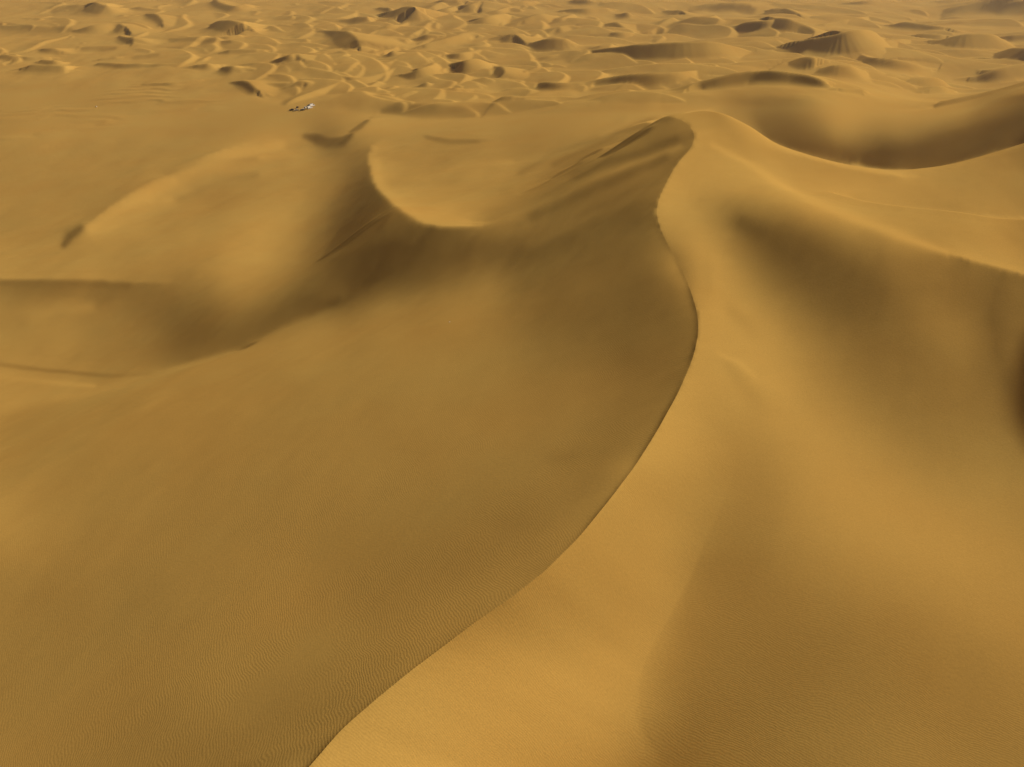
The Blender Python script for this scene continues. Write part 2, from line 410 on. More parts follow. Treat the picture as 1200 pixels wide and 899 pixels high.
ANCH=[ # px,py,z,w
(700,180,112,.5),(760,180,116.7,.5),
(0,487,33,1),(150,450,39,1),(300,400,49,1),(397,351,62,1),(620,220,97,.6),(700,210,109,.6),(675,225,106,.6),(625,250,95.5,.6),(650,195,103,.6),(660,165,93,.5),(600,200,88,.6),(560,200,78,.6),(500,200,70,.6),(480,170,56,.6),(560,170,63,.6),(600,165,69,.6),(640,180,92,.6),(650,150,72,.6),(680,200,107.5,.5),(685,180,107,.5),(700,170,113,.3),(435,202,65,1),(410,270,54,.3),(475,157,56,.7),(557,267,91,1),
(0,330,10,1),(150,331,18,1),(75,291,3,2),(150,230,10,2),(260,177,16,.5),(360,158,32,.7),(400,185,45,1),(420,155,42,.7),(450,145,42,.7),(520,145,46,.7),(300,210,24,.5),(300,290,30,.5),
(0,250,0,4),(0,180,0,4),(100,180,0,4),(200,180,0,4),(0,120,0,4),(150,120,0,4),(280,130,0,4),(350,127,0,4),(40,290,1,2),(400,122,2,1),
(436,170,53,1),(520,266,88,1),(200,400,19,1),(60,440,5,1),
(1000,160,78,1.5),(1060,157,85,1.5),(1125,142,98,1.5),(1200,110,114,1.5),(1000,195,67,1),(1062,202,71,1),(1125,188,86,1),(1200,167,97,1),(1270,80,126,1),(850,147,96,1),(885,128,74,.7),(905,150,78,.7),(868,169,98,1),(900,205,115,1),(1025,265,109,1),(1100,295,106,1),(1200,323,102,1),

(0,899,70,.5),(900,899,84,.3),(1199,899,76,.3),(1199,640,76,.3),
(450,130,30,.5),(600,130,40,.5),(750,125,48,.5),(850,118,56,.5),(300,90,6,1),
(0,60,6,1),(150,60,6,1),(300,60,8,1),(450,60,14,1),(600,60,24,1),(750,60,32,1),(900,60,40,1),(1050,60,42,1),(1200,60,44,1),
(0,20,10,1),(150,20,10,1),(300,20,12,1),(450,20,16,1),(600,20,22,1),(750,20,28,1),(900,20,34,1),(1050,20,36,1),(1200,20,40,1),
(300,-30,12,1),(600,-30,20,1),(900,-30,26,1),(1150,-30,30,1),(0,-30,10,1)]
LINES=[ # (px,py,z) profiles held at every level
[(850,163,99),(900,173,95.5),(950,185,93.5),(987,194,91),(1030,202,88),(1062,207,87),(1092,202,88),(1125,193,90),(1160,183,93),(1200,171,97),(1240,157,101)],
[(1000,160,78),(1060,157,79),(1125,142,84),(1200,110,90),(1240,92,93)],
[(850,162.5,98),(900,171.5,88),(950,183,75),(1000,196,67),(1062,204,72),(1080,203.2,79),(1125,192.5,87),(1200,170.7,96.5),(1240,156.8,100.7)],
[(0,487,36),(50,473,36),(100,463,37),(150,450,37),(200,433,38),(233,423,42),(283,407,47),(333,383,53),(367,367,57),(397,351,62)],
[(475,157,50),(436,170,53),(435,202,65),(455,234,75),(497,262,86),(520,266,88),(557,267,91),(577,260,90.5)],
[(775,135,120),(752,137,118),(731,140,115),(709,151,110)],
[(100,265,6),(150,230,9),(190,208,12),(260,177,15),(300,167,17)],
]
YTOP,YBOT=-62.,1650.
def rows(step):
    # ref rows, finer toward the top; step = px at y>=500
    y=[YTOP]
    while y[-1]<YBOT:
        k=min(1,max(0,(y[-1]-90)/350.)); y.append(y[-1]+step*(.55+.45*k*k*(3-2*k))*(1+max(0,y[-1]-1000)/120))
    return np.array(y)
def crest_ref():
    q=[]
    for x,y,z in ANCH_MAIN:
        pass
    ys=np.array([a[1] for a in ANCH_MAIN],float); zs=np.array([a[2] for a in ANCH_MAIN],float)
    o=np.argsort(ys); ys,zs=ys[o],zs[o]
    # dense smooth crest curve
    M=np.array([m for m in MAIN if m[1]>=135],float)
    s=np.r_[0,np.cumsum(np.hypot(*np.diff(M,axis=0).T))]
    t=np.linspace(0,s[-1],1500)
    x=np.interp(t,s,M[:,0]); y=np.interp(t,s,M[:,1])
    k=np.hanning(61); k/=k.sum()
    xp=np.pad(x,30,mode='reflect',reflect_type='odd'); yp=np.pad(y,30,mode='reflect',reflect_type='odd')
    x=np.convolve(xp,k,'valid'); y=np.convolve(yp,k,'valid')
    z=np.interp(y,ys,zs)
    X,Y=unproj(x,y,z)
    rx,ry=proj(X,Y,Z0)
    return x,y,z,X,Y,rx,ry
class Grid:
    def __init__(g,step,yr=None):
        g.yr=rows(step) if yr is None else yr; n=int(round(1720/step/2)*2); 
        cx,cy,cz,cX,cY,rx,ry=crest_ref()
        o=np.argsort(ry); ry,rx,cz=ry[o],rx[o],cz[o]
        g.ytop,g.ybot=ry[0],ry[-1]
        xc=np.interp(g.yr,ry,rx); 
        # ease out beyond ends
        g.crest_rows=(g.yr>=g.ytop)&(g.yr<=g.ybot)
        g.cz=np.interp(g.yr,ry,cz)
        b=np.arange(n+1)*(1720./n)-260; g.i0=int(round((600+260)/1720*n)); b=b-b[g.i0]+600
        gs=np.exp(-((b-600)/430.)**2)
        g.xr=b[None,:]+(xc[:,None]-600)*gs[None,:]
        g.X,g.Y=unproj(g.xr,g.yr[:,None]+0*g.xr,Z0)
        # cell jacobians
        a=lambda m:.5*(m[1:]+m[:-1]); 
        g.Xi=.5*((g.X[:,1:]-g.X[:,:-1])[1:]+(g.X[:,1:]-g.X[:,:-1])[:-1])
        dXj=g.X[1:]-g.X[:-1]; g.Xj=.5*(dXj[:,1:]+dXj[:,:-1])
        g.Yj=(g.Y[1:]-g.Y[:-1])[:,1:]
        g.cXx=1/g.Xi; g.cYy=1/g.Yj; g.cYx=-g.Xj/(g.Xi*g.Yj)
        g.dX=np.abs(g.X[:,1:]-g.X[:,:-1]).mean(1)   # per row
        g.dY=np.abs(np.gradient(g.Y[:,0]))
        g.shape=g.X.shape
    def grads(g,h):
        hi=.5*((h[:,1:]-h[:,:-1])[1:]+(h[:,1:]-h[:,:-1])[:-1])
        dj=h[1:]-h[:-1]; hj=.5*(dj[:,1:]+dj[:,:-1])
        return hi*g.cXx, hj*g.cYy+hi*g.cYx
    def visible(g,h):
        az=np.arctan2(g.X,g.Y); el=np.arctan2(h-CH,np.hypot(g.X,g.Y))
        bins=np.linspace(-1.3,1.3,900); run=np.full(900,-9.); vis=np.zeros(h.shape,bool)
        for j in range(h.shape[0]-1,-1,-1):
            r=np.interp(az[j],bins,run); vis[j]=el[j]>=r-1e-4
            run=np.maximum(run,np.interp(bins,az[j],el[j]))
        return vis
def sample(P,x,y,fill=np.nan):
    gx=x-X0; gy=y-Y0; ok=(gx>=0)&(gy>=0)&(gx<P.shape[1]-1)&(gy<P.shape[0]-1)
    gx=np.clip(gx,0,P.shape[1]-1.001); gy=np.clip(gy,0,P.shape[0]-1.001)
    i=gx.astype(int); j=gy.astype(int); fx=gx-i; fy=gy-j
    return P[j,i]*(1-fx)*(1-fy)+P[j,i+1]*fx*(1-fy)+P[j+1,i]*(1-fx)*fy+P[j+1,i+1]*fx*fy, ok
def lin(c):
    c=c/255.; return np.where(c<.04045,c/12.92,((c+.055)/1.055)**2.4)
def barrier_map(LIST):
    B=np.full((1081,1361),99.,np.float32); # distance in px
    PX,PY=np.meshgrid(np.arange(X0,X0+1361,1.),np.arange(Y0,Y0+1081,1.))
    for P in LIST:
        xs=[p[0] for p in P]; ys=[p[1] for p in P]
        x0=int(max(0,min(xs)-12-X0)); x1=int(min(1361,max(xs)+12-X0)); y0=int(max(0,min(ys)-12-Y0)); y1=int(min(1081,max(ys)+12-Y0))
        d,_=polydist(PX[y0:y1,x0:x1],PY[y0:y1,x0:x1],P)
        B[y0:y1,x0:x1]=np.minimum(B[y0:y1,x0:x1],np.abs(d))
    return B
def upsample(go,h,gn):
    # bilinear in index space (rows by ref y, columns by fraction) keeps the crest column
    ny,nx=gn.shape; r=np.interp(gn.yr,go.yr,np.arange(len(go.yr)))
    no=go.shape[1]-1; c=np.empty(nx); k=np.arange(nx)
    c=np.where(k<=gn.i0,k/gn.i0*go.i0, go.i0+(k-gn.i0)/(nx-1-gn.i0)*(no-go.i0))
    r=np.clip(r,0,go.shape[0]-1.0001); c=np.clip(c,0,no-.0001)
    j=r.astype(int)[:,None]; i=c.astype(int)[None]; fy=r[:,None]-j; fx=c[None]-i
    return h[j,i]*(1-fy)*(1-fx)+h[j,i+1]*(1-fy)*fx+h[j+1,i]*fy*(1-fx)+h[j+1,i+1]*fy*fx
WS=0.22; WA=4e-4; WP=2e-6; WM=3e-3; WT=0.05; WL=3e-4; WPF=1.5e-4
def solve(P,levels=((25.6,12,300),(12.8,8,200),(6.4,6,150),(3.2,3,100),(1.6,2,50)),verbose=True):
    B=barrier_map([CAP,SECOND,BOWL,PIT]); BM=barrier_map([MAIN]); BS=barrier_map([THIRD,NEAR]); go=None; h=None
    A4=np.array(ANCH,float); aX,aY=unproj(A4[:,0],A4[:,1],A4[:,2])
    arx,ary=proj(aX,aY,Z0)
    for step,outer,its in levels:
        g=Grid(step); ny,nx=g.shape
        if h is None:
            # start: inverse distance blend of anchors in ref space
            cx,cy,cz,_,_,rx,ry=crest_ref()
            ax=np.r_[arx,rx[::60]]; ay=np.r_[ary,ry[::60]]; az=np.r_[A4[:,2],cz[::60]]
            h=np.zeros(g.shape); w=np.zeros(g.shape)
            for x,y,z in zip(ax,ay,az):
                q=1/(((g.xr-x)**2+(1.5*(g.yr[:,None]-y))**2)+400)**1.5; h+=q*z; w+=q
            h/=w
            hp=h.copy()
        else: hp=upsample(go,hp if step>12 else h,g); h=upsample(go,h,g)
        # anchors on grid: nearest node
        aj=np.array([np.abs(g.yr-y).argmin() for y in ary]); ai=np.array([np.abs(g.xr[j]-x).argmin() for j,x in zip(aj,arx)])
        AW=np.zeros(g.shape); AZv=np.zeros(g.shape)
        m=np.where((ary>YTOP)&(ary<YBOT))[0]
        rho=(g.dX/step)[:,None]   # m per px
        for k in m:
            w=A4[k,3]*WA*{25.6:120,12.8:60,6.4:8}.get(step,0.)
            AW[aj[k],ai[k]]+=w/rho[aj[k],0]**2; AZv[aj[k],ai[k]]=A4[k,2]
        for ln_,Ln in enumerate(LINES):
            if ln_ in (1,2): continue
            q=np.array(Ln,float); t=np.linspace(0,len(q)-1,160); k=np.arange(len(q)); z=np.interp(t,k,q[:,2])
            lx,ly=unproj(np.interp(t,k,q[:,0]),np.interp(t,k,q[:,1]),z); lx,ly=proj(lx,ly,Z0)
            lj=np.array([np.abs(g.yr-y).argmin() for y in ly]); li=np.array([np.abs(g.xr[j]-x).argmin() for j,x in zip(lj,lx)])
            AW[lj,li]=np.maximum(AW[lj,li],WL*(8 if ln_==0 else 1)*(step/3.2)/rho[lj,0]**2); AZv[lj,li]=z
        def refline(Ln):
            q=np.array(Ln,float); t=np.linspace(0,len(q)-1,400); k=np.arange(len(q)); z=np.interp(t,k,q[:,2])
            lx,ly=unproj(np.interp(t,k,q[:,0]),np.interp(t,k,q[:,1]),z); lx,ly=proj(lx,ly,Z0); o=np.argsort(lx); return lx[o],ly[o]
        l3,lb=refline(LINES[0]),refline(LINES[2])
        c4=lambda m:.25*(m[1:,1:]+m[1:,:-1]+m[:-1,1:]+m[:-1,:-1])
        xcn=c4(g.xr); ycn=c4(np.broadcast_to(g.yr[:,None],g.shape))
        y3=np.interp(xcn,*l3); yb=np.interp(xcn,*lb); inx=(xcn>l3[0][0])
        hid=inx&(ycn<y3)&(ycn>yb); nearer=inx&(ycn>=y3)
        q3=np.array(LINES[0],float)
        cr=np.where(g.crest_rows)[0]
        AW[cr,g.i0]+=WA*2000/rho[cr,0]**2; AZv[cr,g.i0]=g.cz[cr]
        sdx=1/g.dX[:,None]; sdy=1/g.dY[:,None]
        ws=WS*np.clip(.25+.75*(g.yr[:,None]-90)/60,.25,1)*(1+1.2*np.clip((g.yr[:,None]-420)/250,0,1))*np.where((g.xr>700)&(g.yr[:,None]>215),.3,1.)*np.where((g.yr[:,None]>105)&(g.yr[:,None]<215)&(g.xr>890),.3,1)
        c2=lambda m:.5*(m[1:]+m[:-1]); mdx2=c2(sdx)**2; mdy2=c2(sdy)**2
        for it in range(outer):
            al=np.clip((g.yr[:,None]-25)/80,0,1); far=1-np.clip((g.yr[:,None]-60)/60,0,1)
            px,py=proj(g.X,g.Y,hp+al*(h-hp)); vis=g.visible(h)|(g.yr[:,None]<70)
            c4=lambda m:.25*(m[1:,1:]+m[1:,:-1]+m[:-1,1:]+m[:-1,:-1])
            pcx,pcy=c4(px),c4(py)
            T,ok=sample(P,pcx,pcy); v=vis[1:,1:]&vis[1:,:-1]&vis[:-1,1:]&vis[:-1,:-1]
            D=(ok&v).astype(float)
            hx,hy=g.grads(h); N=np.sqrt(1+hx*hx+hy*hy); N=np.minimum(N,1.3)
            fc=c4(np.broadcast_to(far,g.shape)); T=T-13*fc
            I=lin(T)/lin(164.); c=math.sin(EL)*(I-AMB)/(1-AMB); c=np.clip(c,.02,.99)
            tgt=np.clip((math.sin(EL)-c*N)/math.cos(EL),-.6+.42*fc,np.where((pcx>835)|((pcx>560)&(pcy>280)),.64,.5)-.2*np.clip((pcx-1130)/60,0,1)*(pcy>270))   # dh/ds (s toward the sun): negative = facing the sun
            D=np.where(hid,.15,D); tgt=np.where(hid,-.3,tgt)
            bd,_=sample(B,px,py); cut=np.clip(bd/2.5,.55,1) if step<13 else np.ones(g.shape)
            if step<4: bm,_=sample(BM,px,py); cut=cut*np.clip((bm-1)/4,.5,1)
            py3=np.interp(pcx,q3[:,0],q3[:,1]); D[nearer&(pcy<py3+1)]=0; far3=inx&(ycn<=yb); D[far3&(pcy>py3-1)&(ycn>yb-40)]=0
            bs,_=sample(BS,pcx,pcy); D*=np.clip((bs-1.5)/2.5,0,1)
            WX=ws[:,1:-1]*sdx**2*cut[:,1:-1]; WY=ws[1:-1]*sdy[1:-1]**2*cut[1:-1]
            WX=np.broadcast_to(WX,(ny,nx-2)).copy(); WX[g.crest_rows,g.i0-1]=0
            WXY=c4(ws)*c4(cut)*2*(c4(np.broadcast_to(sdx,g.shape))*c4(np.broadcast_to(sdy,g.shape)))*.5
            Xh=(D*tgt)
            cs_i=SX*g.cXx+SY*g.cYx; cs_j=SY*g.cYy
            ct_i=-SY*g.cXx+SX*g.cYx; ct_j=SX*g.cYy
            def Gt(h):
                di=h[:,1:]-h[:,:-1]; dj=h[1:]-h[:-1]
                r=WT*(ct_i*.5*(di[1:]+di[:-1])+ct_j*.5*(dj[:,1:]+dj[:,:-1])); o=np.zeros(g.shape); a=.5*ct_i*r; b=.5*ct_j*r
                o[1:,1:]+=a+b; o[1:,:-1]+=-a+b; o[:-1,1:]+=a-b; o[:-1,:-1]+=-a-b
                return o
            def Gs(h):
                di=h[:,1:]-h[:,:-1]; dj=h[1:]-h[:-1]
                return cs_i*.5*(di[1:]+di[:-1])+cs_j*.5*(dj[:,1:]+dj[:,:-1])
            def GsT(r):
                o=np.zeros(g.shape); a=.5*cs_i*r; b=.5*cs_j*r
                o[1:,1:]+=a+b; o[1:,:-1]+=-a+b; o[:-1,1:]+=a-b; o[:-1,:-1]+=-a-b
                return o
            pri=np.where(g.yr[:,None]<100,WPF/rho**2,WP/rho**2 if step>12 else 4e-4*(1-.9*np.clip((g.yr[:,None]-420)/120,0,1))); pri=np.where(g.yr[:,None]<-30,WPF*3/rho**2,pri)
            D*=(pcy>-8)*np.clip((1272-pcx)/70,0,1)*np.clip((pcx+72)/70,0,1)*np.clip((985-pcy)/80,0,1)
            inn=np.clip((1272-px)/70,0,1)*np.clip((px+72)/70,0,1)*np.clip((985-py)/80,0,1)
            if step<12: pri=np.where((g.yr[:,None]>100),pri*(.01+.99*inn),pri)
            hx,hy=g.grads(h); G_=np.hypot(hx,hy); Wm=.25*np.clip((G_-.72)/.15,0,1)*(step<0)+np.where(D>0,WM*.1,WM*np.where(ok,1,8))
            h0=h.copy()
            def A(e):
                # variables scaled: h = rho*e
                q=e*rho
                o=GsT(D*Gs(q))+Gt(q)+AW*q+pri*q
                d=Wm[:,:]*c2(q[:,1:]-q[:,:-1])*mdx2; o[1:,1:]+=.5*d; o[:-1,1:]+=.5*d; o[1:,:-1]-=.5*d; o[:-1,:-1]-=.5*d
                dj=q[1:]-q[:-1]; d=Wm*.5*(dj[:,1:]+dj[:,:-1])*mdy2; o[1:,1:]+=.5*d; o[1:,:-1]+=.5*d; o[:-1,1:]-=.5*d; o[:-1,:-1]-=.5*d
                d=WX*(q[:,2:]-2*q[:,1:-1]+q[:,:-2]); o[:,2:]+=d; o[:,1:-1]-=2*d; o[:,:-2]+=d
                d=WY*(q[2:]-2*q[1:-1]+q[:-2]); o[2:]+=d; o[1:-1]-=2*d; o[:-2]+=d
                d=WXY*(q[1:,1:]-q[1:,:-1]-q[:-1,1:]+q[:-1,:-1])
                o[1:,1:]+=d; o[1:,:-1]-=d; o[:-1,1:]-=d; o[:-1,:-1]+=d
                return o*rho
            b=(GsT(Xh)+AW*AZv+pri*hp)*rho
            # jacobi-ish start from current
            e=cg(A,b,h/rho,its)
            h=e*rho if it==outer-1 else .4*h+.6*e*rho
        if verbose:
            r=D*(Gs(h)-tgt); print(step,g.shape,'res',math.sqrt((r**2).sum()/D.sum()),'h',h.min(),h.max(),'vis',D.mean(),'anchor err',np.round([h[aj[k],ai[k]]-A4[k,2] for k in m][:20],1))
        go=g
    return g,h
def refine(go,h,gn):
    # Catmull-Rom along the rows, columns unchanged
    r=np.clip(np.interp(gn.yr,go.yr,np.arange(len(go.yr))),0,len(go.yr)-1.0001); j=r.astype(int); t=(r-j)[:,None]; n=len(go.yr)-1
    a,b,c,d=h[np.maximum(j-1,0)],h[j],h[np.minimum(j+1,n)],h[np.minimum(j+2,n)]
    return b+.5*t*(c-a+t*(2*a-5*b+4*c-d+t*(3*(b-c)+d-a)))
def relax(g,h,n=160,lim=.66):
    # sand cannot stand steeper than its angle of repose: let cliffs slump
    cr=np.zeros(g.shape,bool); cr[g.crest_rows,g.i0-2:g.i0+3]=True
    def blur(a):
        p=np.pad(a,1,mode='edge'); return .125*(p[:-2,1:-1]+p[2:,1:-1]+p[1:-1,:-2]+p[1:-1,2:])+.5*a
    for k in range(n):
        if k%10==0:
            hx,hy=g.grads(h); G=np.hypot(hx,hy); m=np.clip((G-lim)/.12,0,1)
            M=np.zeros(g.shape); M[1:,1:]=m; M[:-1,:-1]=np.maximum(M[:-1,:-1],m)
            for _ in range(6): M=np.maximum(M,blur(M)*1.15)
            M=np.clip(M,0,1); M[cr]=0
        h=h+M*(blur(h)-h)
    return h
def shade(g,h):
    hx,hy=g.grads(h); N=np.sqrt(1+hx*hx+hy*hy)
    c=np.clip((math.sin(EL)-math.cos(EL)*(SX*hx+SY*hy))/N,0,1)
    return AMB+(1-AMB)*c/math.sin(EL)
import bpy, bmesh, random, time
_t0=time.time()
from mathutils import Vector
scn=bpy.context.scene
col=scn.collection
P_=paint(); g,h=solve(P_,verbose=False)
h=relax(g,h)
qx,qy=proj(g.X,g.Y,h); m_=np.clip(np.maximum(np.maximum((qx-1205)/170,(-5-qx)/170),(qy-905)/170),0,1)*(qy>150)
for _ in range(300):                                               # nothing is known beyond the picture's edges: let it run on smoothly
    p_=np.pad(h,1,mode='edge'); h=h+m_*(.25*(p_[:-2,1:-1]+p_[2:,1:-1]+p_[1:-1,:-2]+p_[1:-1,2:])-h)
def soften(h,x,y,r,n):
    qx,qy=proj(g.X,g.Y,h); m=np.exp(-((qx-x)**2+(qy-y)**2)/r**2); j=np.where(m.max(1)>.002)[0]; i=np.where(m.max(0)>.002)[0]
    s=np.s_[max(1,j[0]):j[-1]+1,max(1,i[0]):i[-1]+1]; m=m[s]
    for _ in range(n):
        p=np.pad(h[s],1,mode='edge'); h[s]+=m*(.25*(p[:-2,1:-1]+p[2:,1:-1]+p[1:-1,:-2]+p[1:-1,2:])-h[s])
    return h
for q in ((772,137,9,30),(866,140,17,110)): h=soften(h,*q)
# final sheet: rows no more than about 5 m apart in the distance, and on to the horizon
yv=list(g.Y[:,0][::-1]); out=[yv[0]]
for y_ in yv[1:]:
    n_=max(1,int(math.ceil((y_-out[-1])/max(5.,y_/330)))); y0_=out[-1]
    out+= [y0_+(y_-y0_)*k/n_ for k in range(1,n_+1)]
Yr=np.array(out[::-1]); yrow=proj(0*Yr,Yr,Z0)[1]; yrow[0]=g.yr[0]; yrow[-1]=g.yr[-1]
gf=Grid(1.6,yrow); h=refine(g,h,gf); g=gf
print('terrain',round(time.time()-_t0,1))
# ---------------------------------------------------------------- wind-built detail in world metres
_rng=np.random.RandomState(7); _tab=_rng.rand(256,256)*2-1
def vn(x,y):
    i=np.floor(x).astype(int); j=np.floor(y).astype(int); fx=x-i; fy=y-j
    fx=fx*fx*fx*(fx*(6*fx-15)+10); fy=fy*fy*fy*(fy*(6*fy-15)+10)
    i0=i&255; i1=(i+1)&255; j0=j&255; j1=(j+1)&255
    return (_tab[i0,j0]*(1-fx)+_tab[i1,j0]*fx)*(1-fy)+(_tab[i0,j1]*(1-fx)+_tab[i1,j1]*fx)*fy
def fbm(x,y,o=3):
    return sum(vn(x*2**k+17*k,y*2**k-9*k)*.5**k for k in range(o))
def sst(a): a=np.clip(a,0,1); return a*a*(3-2*a)
X,Y=g.X,g.Y; px_,py_=proj(X,Y,h)
def dunes(lam,turn,seed,lee=.22,warp=.9):
    c,s_=math.cos(turn),math.sin(turn); u=c*X+s_*Y; v=-s_*X+c*Y
    ph=u/lam+warp*fbm(u/(2.2*lam)+seed,v/(3.5*lam)-seed,3)+.35*vn(u/(.8*lam)-seed,v/(1.1*lam)+seed)
    f=ph-np.floor(ph)
    return np.where(f<lee,(f/lee)**1.15,((1-f)/(1-lee))**1.25)
def ground_at(px,py):
    """ray of an image point against the smooth terrain: world X,Y,z"""
    z=20.
    for _ in range(12):
        x,y=unproj(px,py,z); rx,ry=proj(x,y,Z0)
        j=int(np.clip(np.interp(ry,g.yr,np.arange(len(g.yr))),0,len(g.yr)-1)); z=.5*z+.5*float(np.interp(rx,g.xr[j],h[j]))
    return x,y,z
DH=np.zeros(g.shape); rowY=g.Y[:,0]
def add_dune(P3,lee=.6,back=7.):
    """P3: crest points (X,Y,height); slip face to the right of travel, long windward back to the left"""
    xs=[p[0] for p in P3]; ys=[p[1] for p in P3]; Hm=max(p[2] for p in P3); m=back*Hm*1.3+4
    r0=np.searchsorted(-rowY,-(max(ys)+m)); r1=np.searchsorted(-rowY,-(min(ys)-m))
    if r1-r0<2: return
    cols=np.where((g.X[r0:r1].max(0)>min(xs)-m)&(g.X[r0:r1].min(0)<max(xs)+m))[0]
    if len(cols)<2: return
    c0,c1=cols[0],cols[-1]+1
    A=g.X[r0:r1,c0:c1]; B=g.Y[r0:r1,c0:c1]
    d,Hh=polydist(A,-B,[(p[0],-p[1]) for p in P3],[p[2] for p in P3])
    Hs=np.maximum(Hh,.01)
    tl=np.clip(d*lee/Hs,0,1.6); leef=np.where(tl<.75,1-tl,.25*np.clip(1-(tl-.75)/.85,0,1)**2+0)
    tb=np.clip(-d/(back*Hs),0,1); bk=(1-tb)**2*(1+1.2*tb)-0
    v=Hh*np.where(d>0,leef,bk)
    DH[r0:r1,c0:c1]=np.maximum(DH[r0:r1,c0:c1],v)
def smooth_line(P3,n):
    P3=np.array(P3,float); k=np.arange(len(P3)); t=np.linspace(0,len(P3)-1,n)
    out=np.stack([np.interp(t,k,P3[:,c]) for c in range(3)],1)
    for _ in range(max(2,n//4)): out[1:-1]=.25*out[:-2]+.5*out[1:-1]+.25*out[2:]
    return out
for ln in DUNES.strip().splitlines():
    a,tone=ln.split(';'); tone=float(tone); q=[[float(v) for v in p.split(',')] for p in a.split()]
    P3=[]; zb=sorted(ground_at(x,y+.5*w)[2] for x,y,w in q)[len(q)//2]
    for x,y,w in q:
        gx_,gy_,z=ground_at(x,y+.5*w); z=.25*z+.75*zb; rho=math.hypot(gx_,gy_)/F
        H_=w*rho/1.15; x2,y2=unproj(x,y,z+H_*.9); P3.append((x2,y2,H_))
    add_dune(smooth_line(P3,6*len(q)),lee=float(np.interp(tone,[112,146],[.66,.42])),back=6)
# many more crescents between them, all facing the same wind: low and long on the left, crowded in the middle, broad on the right
rd=random.Random(11); wd=AZ+math.pi
def crescent(x,y,H_,Wd,back,lee):
    gx_,gy_,z=ground_at(x,y)
    a_=wd+rd.gauss(0,.25); lx_,ly_=math.cos(a_),math.sin(a_); ax_,ay_=ly_,-lx_     # lee direction, across
    bend=rd.uniform(.15,.5)*Wd; sk=rd.uniform(-.3,.3)*Wd; wv=rd.uniform(0,.12)*Wd; ph=rd.uniform(0,6.3)
    P3=[(gx_+ax_*t*Wd+lx_*(bend*t*t+sk*t+wv*math.sin(4*t+ph)),gy_+ay_*t*Wd+ly_*(bend*t*t+sk*t+wv*math.sin(4*t+ph)),max(.05,H_*(1-t*t)**.8)) for t in [i/12-1 for i in range(25)]]
    add_dune(P3,lee=lee,back=back)
def limit(x): return np.interp(x,[-300,0,100,200,300,330,420,520,620,760,850,960,1100,1200,1500],[74,76,76,78,84,96,104,108,100,92,88,88,92,84,82])
for k in range(1150):
    x=rd.uniform(-200,1400); y=-45+150*rd.random()**.8
    if y>limit(x) or rd.random()>np.interp(x,[0,280,380,620,740,1200],[.2,.22,1.,.9,.3,.3]): continue
    H_=rd.choice([1.4,1.9,2.6,3.4,4.4])*np.interp(x,[0,280,400,700,1200],[.6,.7,1.3,1.2,1.2])
    crescent(x,y,H_,H_*rd.uniform(7,16)*np.interp(x,[0,300,420],[2.2,1.8,1.]),rd.uniform(7,13),rd.uniform(.48,.62))
for k in range(70):                                               # low soft ridges where the field runs out toward the tall dunes
    x=rd.uniform(400,1150); y=rd.uniform(96,128)
    if y>np.interp(x,[400,460,560,640,760,830,960,1150],[106,124,130,126,122,104,104,108]): continue
    H_=rd.uniform(1.5,4.); crescent(x,y,H_,H_*rd.uniform(10,22),rd.uniform(10,14),rd.uniform(.3,.5))
for k in range(230):                                              # broad ridges
    x=rd.uniform(-100,1350); y=-40+130*rd.random()
    if y>limit(x)-6 or rd.random()>np.interp(x,[0,350,600,800],[.45,.45,.7,1.]): continue
    H_=rd.uniform(4.,8.5)*np.interp(x,[0,350,600],[.5,.7,1.]); crescent(x,y,H_,rd.uniform(50,130),rd.uniform(9,14),rd.uniform(.45,.6))
yb=np.interp(px_,[-300,0,100,200,300,330,420,520,620,760,850,960,1100,1200,1500],[78,80,80,84,88,98,104,108,104,100,95,95,98,88,85])
fm=sst((yb+32-py_)/14)
h=h+DH+fm*(2.2*fbm(X/95,Y/150,3)+.2*fbm(X/14,Y/22,2))
pm=sst((py_-92)/8)*sst((172-py_)/12)*sst((285-px_)/60)          # low gravel streaks on the flat
h=h+pm*.9*sst(1.6*fbm(X/90,Y/60,2))*(dunes(26,math.pi/2,5.3,.3,.8))
dl=np.abs(g.X-g.X[:,g.i0:g.i0+1]); lp=np.interp(g.yr,[150,300,430,560,700,900],[0,0,.12,.3,.55,.6])[:,None]*g.crest_rows[:,None]
lf_=(np.arange(g.shape[1])<g.i0)[None,:]
lp=lp*(.65+.7*vn(g.Y[:,:1]/5.,0*g.Y[:,:1]+3.3))
h=h-lf_*lp*(1-np.exp(-dl/.7))*np.exp(-dl/5.)
nm=sst((py_-135)/40)
h=h+nm*(.08*fbm((.8*X+.6*Y)/13,(.8*Y-.6*X)/5.5,3)+.24*fbm(X/26,Y/40,2))*np.clip(np.hypot(X,Y)/220,.35,1)
